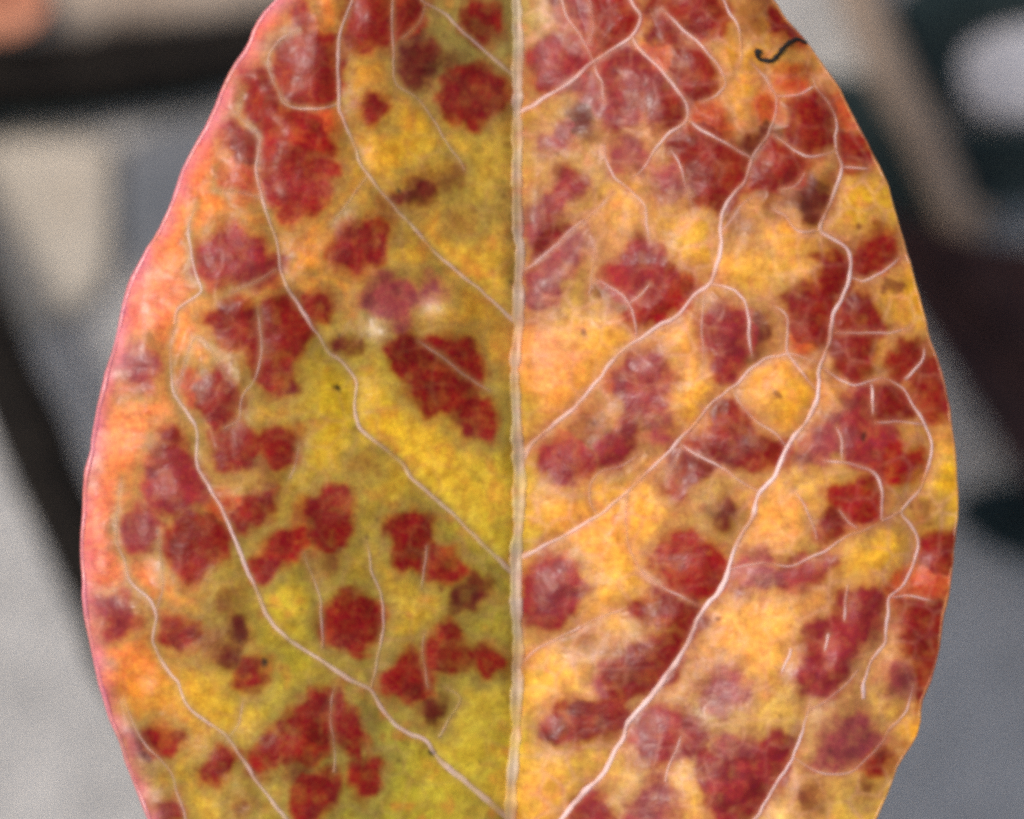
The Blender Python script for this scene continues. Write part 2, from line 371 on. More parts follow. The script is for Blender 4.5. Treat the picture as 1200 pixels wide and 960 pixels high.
# red spots: (class, polygon); classes give the pigment
RED = dict(r=(126, 26, 11), b=(140, 26, 12), d=(98, 32, 16), p=(134, 32, 32), q=(138, 50, 54), o=(172, 60, 26), m=(118, 58, 30))
STR = dict(r=1.0, b=1.0, d=.9, p=.95, q=.8, o=.75, m=.65)
def disc(x, y, r, k=7, s=0):
    a = np.linspace(0, 2 * np.pi, k, endpoint=False) + s
    return [(x + r * math.cos(t) * (1 + .15 * math.sin(3 * t + x)), y + r * math.sin(t)) for t in a]
SPOTS = [
 ('r', [(328, 47), (360, 42), (395, 47), (395, 108), (370, 124), (340, 112), (322, 84)]), ('r', [(287, 90), (318, 86), (330, 110), (318, 140), (290, 135)]),
 ('b', [(310, 150), (340, 133), (375, 148), (392, 180), (385, 215), (365, 245), (338, 262), (318, 235), (307, 195)]), ('r', [(263, 150), (300, 160), (298, 190), (275, 185)]),
 ('r', [(335, 3), (355, 8), (360, 25), (345, 30)]), ('r', [(410, -12), (455, -20), (495, -10), (492, 35), (465, 46), (425, 60), (405, 50)]),
 ('d', [(466, 50), (490, 33), (512, 50), (516, 70), (490, 101), (470, 90)]), ('r', [(525, 88), (560, 78), (592, 100), (594, 115), (570, 130), (555, 146), (528, 142), (520, 118)]),
 ('m', [(518, 68), (542, 72), (535, 95), (525, 92)]), ('r', [(552, 3), (580, 10), (592, 40), (565, 50), (545, 35)]), ('r', disc(437, 128, 15)),
 ('d', [(468, 225), (500, 208), (508, 222), (480, 240), (463, 238)]), ('m', disc(527, 208, 13)), ('r', [(390, 280), (413, 260), (440, 264), (453, 280), (440, 305), (420, 314), (395, 307)]),
 ('r', disc(372, 357, 16)), ('q', [(425, 348), (445, 323), (475, 333), (487, 360), (475, 388), (455, 372), (430, 362)]), ('q', [(488, 335), (510, 328), (522, 345), (495, 352)]),
 ('r', [(453, 402), (475, 392), (498, 403), (520, 393), (550, 395), (556, 420), (567, 442), (548, 457), (530, 474), (500, 476), (480, 452), (463, 432)]),
 ('r', [(538, 475), (575, 470), (580, 490), (570, 513), (550, 512), (538, 496)]), ('d', disc(405, 405, 11)), ('p', [(238, 287), (270, 268), (300, 283), (327, 305), (320, 331), (300, 334), (270, 322), (245, 332), (230, 315)]),
 ('r', [(246, 375), (278, 350), (300, 368), (330, 353), (357, 370), (362, 395), (347, 420), (341, 456), (315, 462), (305, 430), (298, 402), (270, 407)]),
 ('r', [(233, 452), (255, 433), (275, 455), (282, 480), (255, 497), (233, 482)]), ('r', disc(201, 515, 11)), ('r', [(248, 515), (275, 500), (300, 520), (290, 547), (263, 545)]),
 ('r', [(308, 520), (347, 503), (345, 540), (323, 547)]), ('p', [(188, 522), (212, 528), (233, 555), (247, 580), (215, 592), (190, 598), (172, 572), (178, 540)]),
 ('r', [(193, 637), (220, 604), (250, 603), (271, 630), (262, 652), (240, 668), (225, 682), (208, 660)]), ('p', [(148, 615), (168, 598), (182, 620), (170, 643), (150, 637)]),
 ('r', [(276, 602), (298, 578), (322, 578), (320, 600), (300, 610), (283, 617)]), ('b', [(293, 662), (325, 630), (352, 616), (354, 632), (330, 657), (303, 677)]),
 ('r', [(353, 598), (375, 580), (407, 576), (410, 610), (400, 637), (378, 641), (363, 620)]), ('m', [(358, 650), (397, 643), (392, 672), (373, 677)]),
 ('r', [(456, 613), (480, 603), (507, 611), (503, 640), (498, 667), (475, 667), (463, 645)]), ('r', [(505, 640), (530, 648), (542, 665), (520, 677), (503, 674)]),
 ('r', [(188, 723), (215, 733), (232, 745), (215, 762), (193, 752)]), ('p', [(116, 708), (150, 703), (157, 730), (130, 742)]), ('d', disc(282, 735, 11)), ('d', disc(270, 768, 9)),
 ('r', [(288, 775), (312, 773), (309, 790), (295, 807), (280, 802)]), ('r', [(383, 715), (405, 696), (430, 698), (449, 720), (441, 747), (420, 762), (393, 757), (380, 735)]),
 ('d', [(533, 692), (558, 678), (572, 688), (555, 714), (536, 717)]), ('r', [(508, 745), (530, 733), (542, 755), (546, 777), (520, 787), (506, 777)]), ('r', [(558, 770), (580, 761), (596, 780), (575, 793), (558, 786)]),
 ('r', [(443, 802), (465, 780), (480, 766), (491, 785), (507, 798), (490, 817), (470, 817), (453, 810)]), ('d', [(493, 830), (516, 823), (516, 846), (499, 842)]),
 ('r', [(170, 860), (195, 853), (207, 870), (190, 884), (171, 877)]), ('d', [(152, 860), (165, 868), (172, 888), (158, 886)]), ('r', [(238, 902), (262, 880), (277, 888), (266, 907), (243, 914)]),
 ('r', [(292, 902), (313, 870), (330, 848), (336, 870), (322, 897), (304, 908)]), ('r', [(335, 872), (345, 835), (373, 810), (400, 803), (396, 840), (385, 872), (360, 892), (345, 887)]),
 ('r', [(395, 850), (410, 838), (422, 855), (426, 882), (405, 872)]), ('r', [(343, 932), (358, 912), (397, 908), (391, 935), (375, 957), (348, 964)]), ('r', [(418, 900), (440, 893), (439, 925), (428, 937), (418, 920)]),
 ('r', [(183, 947), (205, 933), (214, 955), (190, 967)]), ('m', disc(282, 945, 11)), ('q', [(138, 422), (165, 408), (183, 430), (177, 452), (150, 457)]), ('m', disc(430, 545, 10)), ('m', disc(545, 258, 10)),
 # right half
 ('p', [(623, 62), (650, 40), (690, 48), (696, 75), (680, 90), (655, 102), (640, 112), (628, 92)]), ('b', [(690, -10), (733, -10), (746, 20), (735, 40), (715, 60), (700, 56), (693, 30)]), ('q', [(648, -8), (683, -5), (690, 30), (663, 27)]),
 ('r', [(783, -5), (830, -8), (852, 15), (840, 36), (820, 42), (793, 30)]), ('r', disc(778, 38, 14)), ('p', [(703, 77), (735, 53), (757, 70), (772, 95), (757, 117), (740, 132), (713, 117), (706, 97)]),
 ('r', [(763, 110), (790, 108), (802, 130), (785, 152), (763, 142)]), ('r', [(798, 60), (825, 58), (842, 85), (832, 112), (810, 117), (793, 92)]), ('q', [(673, 95), (706, 93), (702, 117), (680, 117)]),
 ('d', [(671, 120), (686, 120), (689, 157), (675, 157)]), ('q', [(633, 162), (665, 146), (682, 155), (665, 172), (638, 174)]), ('q', [(708, 177), (740, 163), (762, 180), (745, 197), (718, 197)]),
 ('r', [(788, 167), (815, 148), (850, 165), (877, 185), (872, 215), (850, 241), (815, 237), (803, 205)]), ('q', [(768, 202), (800, 193), (806, 220), (780, 237), (768, 227)]), ('o', [(813, 130), (842, 128), (847, 152), (823, 154)]),
 ('d', [(867, 172), (900, 150), (907, 160), (880, 182)]), ('r', [(923, 152), (933, 125), (960, 109), (976, 135), (971, 165), (955, 181), (928, 177)]), ('r', [(883, 202), (905, 169), (930, 178), (946, 195), (930, 217), (905, 221), (883, 213)]),
 ('r', [(984, 163), (1012, 163), (1022, 192), (993, 196)]), ('d', [(928, 237), (950, 214), (976, 213), (966, 250), (950, 269), (943, 245)]), ('o', [(913, 85), (946, 86), (941, 106), (910, 107)]),
 ('r', [(908, 14), (925, 28), (940, 46), (930, 50), (910, 36)]), ('m', disc(893, 8, 14)),
 ('p', [(638, 232), (665, 198), (683, 213), (660, 247), (643, 257)]), ('r', [(623, 302), (650, 270), (668, 273), (640, 302), (626, 314)]), ('q', [(650, 300), (687, 268), (692, 290), (665, 317), (638, 332)]),
 ('q', [(613, 320), (645, 323), (657, 345), (635, 362), (613, 352)]), ('p', [(733, 290), (755, 278), (777, 300), (777, 320), (760, 336), (735, 350), (713, 337), (708, 325), (728, 310)]),
 ('b', [(738, 377), (750, 350), (775, 328), (790, 321), (813, 334), (806, 357), (785, 371), (765, 374), (748, 384)]), ('m', disc(703, 342, 8)), ('m', disc(726, 364, 6)),
 ('p', [(826, 370), (845, 356), (870, 358), (879, 380), (879, 410), (862, 432), (850, 447), (833, 427), (826, 400)]), ('p', [(718, 452), (740, 418), (770, 413), (787, 440), (782, 472), (755, 482), (733, 477)]),
 ('d', [(884, 373), (894, 368), (893, 412), (884, 414)]), ('m', disc(866, 265, 16)), ('r', [(998, 302), (1020, 285), (1030, 268), (1045, 280), (1044, 300), (1030, 317), (1003, 317)]),
 ('r', [(960, 327), (985, 309), (997, 320), (987, 341), (966, 334)]), ('m', [(975, 282), (995, 285), (1003, 300), (990, 296)]), ('r', [(918, 355), (940, 338), (977, 343), (980, 370), (966, 397), (940, 402), (928, 377)]),
 ('r', [(983, 387), (1000, 353), (1015, 348), (1026, 365), (1037, 387), (1000, 391)]), ('r', [(979, 400), (1010, 394), (1017, 415), (1012, 442), (989, 442)]), ('r', [(1043, 422), (1060, 407), (1082, 409), (1077, 430), (1053, 442)]),
 ('r', [(1079, 427), (1095, 423), (1109, 450), (1113, 487), (1090, 490), (1077, 470), (1074, 445)]), ('p', [(998, 475), (1004, 454), (1021, 451), (1021, 492), (1002, 494)]), ('r', [(1024, 454), (1045, 452), (1064, 470), (1062, 484), (1040, 492), (1025, 490)]),
 ('q', [(938, 532), (955, 503), (987, 488), (987, 532), (965, 543), (943, 537)]), ('p', [(988, 494), (1020, 494), (1047, 505), (1052, 520), (1020, 537), (1005, 545), (988, 532)]),
 ('b', [(1023, 547), (1045, 524), (1077, 529), (1082, 545), (1065, 563), (1038, 564)]), ('b', [(973, 582), (1000, 569), (1027, 560), (1029, 602), (1005, 617), (988, 607)]), ('r', [(960, 617), (975, 599), (990, 608), (989, 624), (966, 627)]),
 ('m', disc(1076, 601, 13)), ('r', [(1079, 630), (1118, 628), (1120, 665), (1100, 667), (1079, 652)]), ('o', [(1075, 670), (1107, 663), (1115, 692), (1085, 697)]),
 ('p', [(633, 531), (655, 513), (682, 525), (692, 545), (675, 562), (650, 564), (638, 551)]), ('p', [(703, 520), (720, 505), (735, 488), (744, 498), (741, 532), (725, 547), (708, 537)]),
 ('r', [(808, 522), (835, 495), (849, 468), (862, 478), (882, 490), (887, 510), (921, 525), (917, 542), (880, 550), (850, 542), (830, 537)]), ('r', [(786, 535), (806, 529), (813, 560), (800, 587), (786, 582)]), ('r', disc(824, 545, 8)),
 ('d', [(833, 602), (850, 583), (860, 600), (856, 612), (838, 610)]), ('b', [(768, 652), (790, 623), (815, 628), (840, 644), (849, 670), (836, 702), (805, 702), (778, 682)]), ('q', [(858, 662), (885, 643), (907, 660), (896, 682), (863, 692)]),
 ('p', [(613, 680), (640, 653), (667, 659), (682, 690), (672, 722), (640, 737), (613, 727)]), ('p', [(908, 672), (945, 655), (977, 648), (977, 670), (940, 687), (913, 687)]),
 ('r', [(710, 792), (728, 770), (770, 748), (790, 743), (802, 758), (786, 787), (765, 807), (740, 814), (718, 812)]), ('r', [(738, 711), (775, 693), (803, 704), (792, 722), (760, 727)]), ('r', [(795, 725), (818, 705), (822, 722), (805, 748)]),
 ('r', [(638, 847), (663, 820), (700, 834), (725, 818), (737, 838), (727, 857), (700, 862), (675, 870), (643, 862)]), ('p', [(743, 862), (768, 833), (800, 838), (827, 860), (800, 887), (780, 892), (748, 887)]),
 ('q', [(828, 797), (855, 783), (872, 805), (867, 827), (845, 837), (828, 822)]), ('p', [(848, 897), (880, 890), (913, 860), (930, 865), (920, 900), (900, 932), (885, 957), (838, 970), (838, 930)]),
 ('q', [(845, 860), (870, 868), (890, 880), (860, 895), (843, 880)]), ('p', [(663, 970), (690, 923), (710, 933), (712, 970)]), ('q', [(728, 968), (750, 930), (770, 913), (792, 935), (787, 970)]),
 ('p', [(938, 752), (955, 733), (985, 733), (1012, 728), (1017, 750), (990, 772), (986, 800), (960, 822), (940, 807), (932, 795), (950, 775)]), ('p', [(983, 702), (1013, 690), (1032, 703), (1027, 742), (1000, 745), (985, 735)]),
 ('r', [(1053, 705), (1085, 703), (1108, 713), (1103, 772), (1085, 777), (1069, 757), (1056, 737)]), ('r', [(1079, 788), (1096, 780), (1092, 817), (1074, 822)]), ('q', [(1033, 787), (1055, 773), (1070, 790), (1067, 812), (1043, 812)]),
 ('q', [(968, 850), (995, 838), (1020, 843), (1037, 865), (1020, 887), (980, 897), (953, 892)]), ('r', [(1008, 899), (1030, 879), (1044, 885), (1036, 907), (1016, 907)]), ('m', [(933, 930), (955, 924), (965, 938), (945, 948)]), ('m', disc(1010, 922, 9)),
 ('r', [(752, 8), (775, -5), (785, 10), (770, 25)]), ('o', [(745, 60), (775, 50), (790, 70), (775, 85)]), ('p', [(700, 120), (725, 118), (735, 140), (712, 150)]), ('o', [(895, 110), (912, 120), (905, 145), (890, 140)]),
 ('m', [(870, 15), (895, 20), (890, 38), (872, 36)]), ('o', [(985, 110), (998, 130), (1000, 158), (985, 150)]), ('r', [(955, 300), (975, 295), (985, 305), (970, 315)]), ('o', [(930, 395), (955, 398), (945, 415), (928, 410)]), ('q', [(620, 250), (640, 245), (640, 275), (622, 285)]),
 ('m', [(890, 225), (915, 225), (925, 240), (900, 245)]), ('q', [(700, 800), (712, 775), (718, 800), (708, 815)]), ('p', [(820, 880), (842, 890), (838, 925), (825, 915)]), ('o', [(1040, 690), (1070, 672), (1075, 700), (1050, 703)]), ('q', [(760, 500), (782, 492), (785, 515), (765, 520)]),
 ('o', [(215, 430), (232, 440), (230, 475), (215, 460)]), ('m', [(300, 540), (325, 550), (318, 572), (300, 568)]), ('o', [(250, 590), (262, 575), (278, 590), (268, 602)]), ('m', [(260, 690), (285, 690), (280, 712), (262, 712)]), ('o', [(270, 195), (298, 200), (305, 230), (280, 235), (268, 215)]),
 ('m', [(330, 340), (355, 338), (362, 352), (340, 356)]), ('m', [(225, 740), (255, 745), (262, 765), (240, 772)]), ('m', [(440, 240), (462, 238), (458, 258), (440, 258)]), ('o', [(375, 135), (392, 130), (395, 160), (385, 170)]), ('m', [(340, 905), (358, 892), (360, 908), (346, 918)]),
 ('m', [(670, 750), (690, 745), (700, 757), (680, 765)]), ('m', disc(690, 500, 20)),
]
SPECKS = [(390, 453, 3.4, 0), (312, 779, 4, 0), (502, 882, 3.6, 0), (695, 494, 3.2, 1), (686, 389, 6, 1), (757, 502, 4.5, 1), (1047, 335, 9, 1), (910, 461, 5.5, 1), (257, 514, 3.4, 1),
          (845, 727, 5, 1), (1010, 511, 3.6, 0), (915, 838, 3.5, 1), (470, 221, 3.5, 0), (515, 686, 4, 1), (1005, 266, 4, 1), (1070, 600, 4, 1), (372, 886, 4, 1), (1013, 925, 5, 1), (945, 936, 6, 1)]

# flesh between the spots: (x, y, r, g, b)
TONES = np.array([
 (340, 30, 205, 85, 48), (300, 60, 212, 80, 62), (370, 22, 212, 118, 40), (250, 182, 222, 112, 66), (420, 90, 205, 136, 44), (480, 170, 203, 153, 40), (505, 192, 208, 163, 44), (400, 240, 200, 128, 50),
 (370, 290, 215, 128, 44), (260, 255, 220, 132, 52), (230, 215, 222, 120, 66), (190, 330, 225, 120, 80), (170, 362, 232, 108, 66), (230, 392, 225, 134, 56), (180, 400, 215, 112, 72), (160, 470, 238, 140, 88),
 (150, 520, 238, 132, 86), (470, 290, 200, 152, 52), (560, 290, 208, 160, 48), (560, 372, 218, 163, 52), (590, 250, 152, 128, 55), (560, 30, 158, 142, 70), (520, 60, 168, 148, 84), (590, 185, 168, 142, 58),
 (560, 215, 196, 160, 56), (380, 470, 192, 158, 36), (410, 430, 168, 150, 36), (480, 500, 216, 168, 42), (440, 560, 184, 152, 48), (560, 560, 206, 168, 50), (590, 620, 182, 162, 48), (520, 622, 150, 142, 46),
 (560, 680, 165, 152, 46), (580, 720, 160, 148, 44), (400, 560, 182, 152, 42), (250, 560, 188, 118, 56), (330, 575, 190, 146, 48), (280, 690, 185, 152, 46), (345, 700, 178, 152, 42), (200, 690, 205, 128, 60),
 (150, 680, 215, 110, 70), (120, 600, 232, 120, 84), (170, 790, 206, 134, 48), (145, 770, 226, 116, 56), (240, 810, 212, 168, 50), (270, 832, 206, 162, 46), (215, 850, 200, 132, 46), (230, 925, 190, 150, 42),
 (330, 770, 160, 146, 42), (320, 830, 168, 148, 46), (400, 800, 176, 148, 50), (480, 720, 192, 154, 50), (560, 830, 190, 166, 56), (560, 900, 190, 168, 50), (490, 920, 172, 156, 46), (450, 880, 142, 134, 54),
 (450, 950, 152, 142, 46), (250, 960, 180, 142, 46), (310, 940, 168, 142, 54), (590, 480, 150, 138, 52), (600, 560, 180, 160, 50), (590, 780, 150, 138, 46), (360, 400, 175, 140, 40), (330, 480, 190, 140, 48),
 (450, 480, 208, 168, 40), (440, 455, 200, 160, 40), (520, 535, 214, 170, 44), (545, 590, 208, 170, 46), (575, 600, 204, 168, 48), (585, 650, 186, 164, 48), (490, 520, 214, 168, 44), (390, 510, 196, 160, 38), (365, 455, 196, 156, 38),
 (360, 545, 192, 154, 42), (590, 330, 190, 150, 50), (525, 330, 200, 152, 54), (590, 400, 196, 150, 50), (450, 215, 206, 150, 44), (450, 150, 206, 150, 42), (540, 180, 196, 152, 50), (600, 30, 160, 146, 84), (345, 275, 216, 124, 44), (400, 330, 206, 132, 46), (350, 310, 214, 128, 44),
 (480, 690, 196, 156, 50), (355, 690, 182, 156, 44), (330, 730, 184, 156, 44), (530, 870, 196, 168, 54), (590, 870, 186, 164, 52), (520, 950, 178, 158, 48), (400, 940, 160, 146, 46), (130, 660, 222, 110, 80), (250, 300, 220, 130, 52), (215, 260, 226, 122, 74),
 (640, 10, 190, 145, 105), (760, 65, 198, 136, 52), (860, 40, 216, 150, 42), (870, 102, 226, 153, 36), (905, 62, 215, 152, 40), (925, 70, 205, 140, 44), (1000, 230, 216, 158, 40), (1032, 245, 200, 150, 46),
 (780, 172, 205, 136, 80), (640, 132, 188, 146, 72), (650, 185, 196, 150, 64), (620, 210, 205, 140, 80), (730, 242, 214, 148, 74), (790, 262, 214, 156, 62), (822, 262, 215, 160, 52), (880, 250, 222, 150, 76), (870, 302, 232, 164, 62),
 (920, 292, 234, 160, 56), (950, 292, 220, 156, 46), (900, 335, 196, 152, 66), (690, 270, 198, 146, 90), (670, 340, 192, 152, 60), (660, 355, 212, 166, 60), (715, 402, 236, 166, 58), (640, 412, 236, 140, 86),
 (650, 452, 238, 158, 76), (795, 410, 238, 158, 76), (815, 442, 235, 166, 56), (810, 482, 240, 166, 56), (920, 462, 236, 168, 46), (895, 470, 238, 158, 60), (750, 600, 238, 170, 62), (640, 592, 246, 168, 80),
 (690, 582, 235, 165, 62), (720, 682, 240, 174, 62), (700, 642, 238, 160, 74), (850, 582, 190, 146, 60), (835, 620, 186, 144, 60), (910, 622, 248, 164, 80), (925, 600, 246, 160, 76), (895, 725, 244, 178, 80), (868, 752, 238, 160, 84), (905, 755, 244, 180, 84),
 (1030, 662, 236, 178, 50), (1000, 652, 230, 166, 52), (1000, 560, 214, 164, 48), (950, 570, 212, 160, 60), (1095, 560, 226, 172, 28), (1092, 602, 206, 166, 42), (1060, 352, 205, 148, 40), (1040, 385, 215, 152, 40), (1075, 500, 206, 142, 42),
 (655, 800, 238, 178, 70), (640, 782, 242, 172, 78), (680, 892, 202, 164, 62), (640, 912, 230, 162, 80), (640, 952, 222, 166, 54), (730, 922, 205, 160, 90), (812, 922, 244, 184, 80), (835, 850, 194, 158, 92),
 (920, 842, 222, 176, 80), (1000, 952, 238, 192, 78), (1045, 822, 238, 186, 92), (1072, 842, 235, 165, 38), (1025, 935, 226, 176, 76), (905, 962, 232, 186, 106), (950, 640, 196, 158, 62), (955, 862, 208, 164, 100),
 (870, 700, 236, 160, 80), (630, 380, 205, 140, 110), (625, 250, 190, 140, 100), (690, 720, 215, 150, 80), (780, 735, 190, 150, 62), (700, 210, 200, 150, 72), (985, 80, 200, 120, 60), (1060, 700, 200, 110, 60), (1030, 770, 226, 160, 100),
 (600, -150, 195, 150, 60), (450, -80, 205, 110, 50), (760, -90, 205, 120, 50), (600, 1150, 190, 165, 50), (350, 1100, 185, 140, 46), (850, 1100, 228, 172, 66), (600, 1380, 170, 160, 60)], float)

# ------------------------------------------------------------------ fields over the leaf on a 2 px grid
X0, Y0, GS = 60, -360, 2.0
NX, NY = 551, 911
gx = X0 + GS * np.arange(NX); gy = Y0 + GS * np.arange(NY)
GX, GY = np.meshgrid(gx, gy)

def sample(F, x, y):
    u = np.clip((np.asarray(x) - X0) / GS, 0, NX - 1.001); v = np.clip((np.asarray(y) - Y0) / GS, 0, NY - 1.001)
    i = u.astype(int); j = v.astype(int); a = u - i; b = v - j
    if F.ndim == 3: a = a[..., None]; b = b[..., None]
    return (F[j, i] * (1 - a) + F[j, i + 1] * a) * (1 - b) + (F[j + 1, i] * (1 - a) + F[j + 1, i + 1] * a) * b

def edge(pts):
    p = catmull(pts, 6.0); o = np.argsort(p[:, 1], kind='stable'); return p[o]
eL, eR, eM = edge(LEFT), edge(RIGHT), edge(MID)
def xl(y): return np.interp(y, eL[:, 1], eL[:, 0]) + 2.2 * vnoise(0 * y + 5.0, np.asarray(y, float), 22, 121, 3) * sm(0, 60, np.asarray(y) + 330) * sm(1422, 1380, np.asarray(y))
def xr(y): return np.interp(y, eR[:, 1], eR[:, 0]) + 2.2 * vnoise(0 * y + 9.0, np.asarray(y, float), 22, 122, 3) * sm(0, 60, np.asarray(y) + 330) * sm(1422, 1380, np.asarray(y))
def xm(y): return np.interp(y, eM[:, 1], eM[:, 0])

def window(lo, hi, m):
    i0 = max(0, int((lo[0] - m - X0) / GS)); i1 = min(NX, int((hi[0] + m - X0) / GS) + 2)
    j0 = max(0, int((lo[1] - m - Y0) / GS)); j1 = min(NY, int((hi[1] + m - Y0) / GS) + 2)
    return i0, i1, j0, j1

def seg_dist(qx, qy, a, b):
    d = b - a; L2 = max(1e-9, d @ d)
    t = np.clip(((qx - a[0]) * d[0] + (qy - a[1]) * d[1]) / L2, 0, 1)
    return np.hypot(qx - a[0] - t * d[0], qy - a[1] - t * d[1])

FAR = 60.0
DV = np.full((NY, NX), FAR)       # distance to any vein, weighted by how bold it is
DM = np.full((NY, NX), FAR)       # distance to the bold veins
def stamp(F, pts, m=FAR):
    for a, b in zip(pts[:-1], pts[1:]):
        i0, i1, j0, j1 = window(np.minimum(a, b), np.maximum(a, b), m)
        if i1 <= i0 or j1 <= j0: continue
        F[j0:j1, i0:i1] = np.minimum(F[j0:j1, i0:i1], seg_dist(GX[j0:j1, i0:i1], GY[j0:j1, i0:i1], a, b))
for name, pts, w0, w1, pale, subs in VEINS:
    c = catmull(pts, 14.0); stamp(DV, c); stamp(DM, c)
    for s in subs: stamp(DV, catmull(s[0], 14.0), 40)

# pigment --------------------------------------------------------------
wx = GX + 6 * vnoise(GX, GY, 34, 11, 2); wy = GY + 6 * vnoise(GX, GY, 34, 12, 2)
num = np.zeros((NY, NX, 3)); den = np.zeros((NY, NX, 1))
T = TONES.copy(); CONF = np.zeros((NY, NX))
tl = lin(T[:, 2:])
for (x, y), c in zip(T[:, :2], tl):
    d2 = (wx - x) ** 2 + (wy - y) ** 2
    w = (np.exp(-d2 / (2 * 24.0 ** 2)) + 0.02 * np.exp(-d2 / (2 * 90.0 ** 2)) + 1e-9 / (1 + d2))[..., None]
    num += w * c; den += w
    CONF += np.exp(-d2 / (2 * 24.0 ** 2))
PIG = num / den
olive = lin((146, 128, 62)); tan = lin((180, 118, 74))
rightness = sm(-6, 6, GX - xm(GY))[..., None]
drab = np.clip(1.0 - sm(0.12, 0.75, CONF + 0.25 * vnoise(GX, GY, 26, 25, 2)), 0, 1)[..., None] * (0.46 + 0.14 * rightness)
low = sm(250, 620, GY)[..., None]
dc = (lin((178, 108, 44)) * (1 - low) + lin((140, 118, 48)) * low) * (1 - rightness) + lin((182, 108, 56)) * rightness
PIG = PIG * np.array([1.06, 1.09, 0.92]) * (1 - drab) + dc * drab
# drab tissue along the veins and patchy olive mottling
halo = np.exp(-(DV / 9.0) ** 2)[..., None] * 0.42
PIG = PIG * (1 - halo) + (olive * (1 - rightness) + tan * rightness) * halo
mot = np.clip(vnoise(GX, GY, 30, 21, 3) * 1.6 - 0.2, 0, 1)[..., None] * 0.3
PIG = PIG * (1 - mot) + (olive * (1 - rightness) + lin((176, 148, 74)) * rightness) * mot
mot = np.clip(vnoise(GX, GY, 24, 26, 3) * 2.0 - 0.5, 0, 1)[..., None] * 0.5
PIG = PIG * (1 - mot) + (lin((128, 118, 60)) * (1 - rightness) + lin((160, 132, 78)) * rightness) * mot
mot = np.clip(vnoise(GX, GY, 22, 22, 3) * 1.6 - 0.25, 0, 1)[..., None] * 0.35
PIG = PIG * (1 - mot) + PIG * np.array([1.18, 0.86, 0.9]) * mot

# small closed meshes of veinlets (areoles): thin paler seams
pts = np.array([(x + rng.uniform(-13, 13), y + rng.uniform(-13, 13)) for x in range(60, 1170, 33) for y in range(-360, 1470, 33)])
F1 = np.full((NY, NX), 1e9); F2 = np.full((NY, NX), 1e9)
ax_ = GX + 7 * vnoise(GX, GY, 28, 101, 2); ay_ = GY + 7 * vnoise(GX, GY, 28, 102, 2)
for x, y in pts:
    i0, i1, j0, j1 = window((x, y), (x, y), 72)
    if i1 <= i0 or j1 <= j0: continue
    sl = (slice(j0, j1), slice(i0, i1))
    d = np.hypot(ax_[sl] - x, ay_[sl] - y)
    F2[sl] = np.minimum(F2[sl], np.maximum(F1[sl], d)); F1[sl] = np.minimum(F1[sl], d)
ARE = np.exp(-((F2 - F1) / 4.2) ** 2) * np.clip(0.5 + 0.9 * vnoise(GX, GY, 46, 103, 2), 0, 1)
mot = (0.34 * vnoise(GX, GY, 10, 23, 3))[..., None]
PIG = PIG * (1 + mot * np.array([0.7, 1.0, 1.3])) * (np.array([0.97, 0.88, 0.74]) * (1 - 0.07 * rightness))
mot = np.clip(vnoise(GX, GY, 16, 24, 2) * 1.9 - 0.35, 0, 1)[..., None] * 0.4
PIG = PIG * (1 - mot) + (lin((196, 100, 44)) * (1 - rightness) + lin((226, 128, 82)) * rightness) * mot
sx = GX + 10.0 * vnoise(GX, GY, 19, 41, 3); sy = GY + 10.0 * vnoise(GX, GY, 19, 42, 3)
def poly_sd(poly, qx, qy):
    """signed distance, positive inside"""
    d = np.full(qx.shape, 1e9); ins = np.zeros(qx.shape, bool)
    q = np.roll(poly, -1, 0)
    for a, b in zip(poly, q):
        d = np.minimum(d, seg_dist(qx, qy, a, b))
        if a[1] != b[1]:
            c = (a[1] > qy) != (b[1] > qy)
            ins ^= c & (qx < (b[0] - a[0]) * (qy - a[1]) / (b[1] - a[1]) + a[0])
    return np.where(ins, d, -d)
spots = list(SPOTS)
for k in range(90):                     # the spots go on beyond the frame
    y = rng.choice([rng.uniform(-320, -30), rng.uniform(990, 1390)])
    x = rng.uniform(xl(y) + 15, xr(y) - 15)
    spots.append((rng.choice(list('rrpdb')), disc(x, y, rng.uniform(12, 32), 7, rng.uniform(0, 6))))
# fine cells between the smallest veinlets; the red fills whole cells, so its edge is angular
def cells(step, jit, seed):
    r = np.random.default_rng(seed)
    px = np.arange(60, 1170, step); py = np.arange(-360, 1470, step)
    f1 = np.full((NY, NX), 1e9); cid = np.zeros((NY, NX), int); n = 0
    cx_ = GX + 4 * vnoise(GX, GY, 14, seed + 1, 2); cy_ = GY + 4 * vnoise(GX, GY, 14, seed + 2, 2)
    for x in px:
        for y in py:
            x1 = x + r.uniform(-jit, jit); y1 = y + r.uniform(-jit, jit); n += 1
            i0, i1, j0, j1 = window((x1, y1), (x1, y1), step * 1.6)
            if i1 <= i0 or j1 <= j0: continue
            sl = (slice(j0, j1), slice(i0, i1))
            d = (cx_[sl] - x1) ** 2 + (cy_[sl] - y1) ** 2
            m = d < f1[sl]
            f1[sl] = np.where(m, d, f1[sl]); cid[sl] = np.where(m, n, cid[sl])
    return cid, n + 1
def soften(F, k):
    for _ in range(k):
        p = np.pad(F, 1, mode='edge'); F = (p[:-2, 1:-1] + p[2:, 1:-1] + p[1:-1, :-2] + p[1:-1, 2:] + 2 * p[1:-1, 1:-1]) / 6
    return F
RA = np.zeros((NY, NX)); HA = np.zeros((NY, NX)); SC = np.zeros((NY, NX, 3)) + lin(RED['r'])
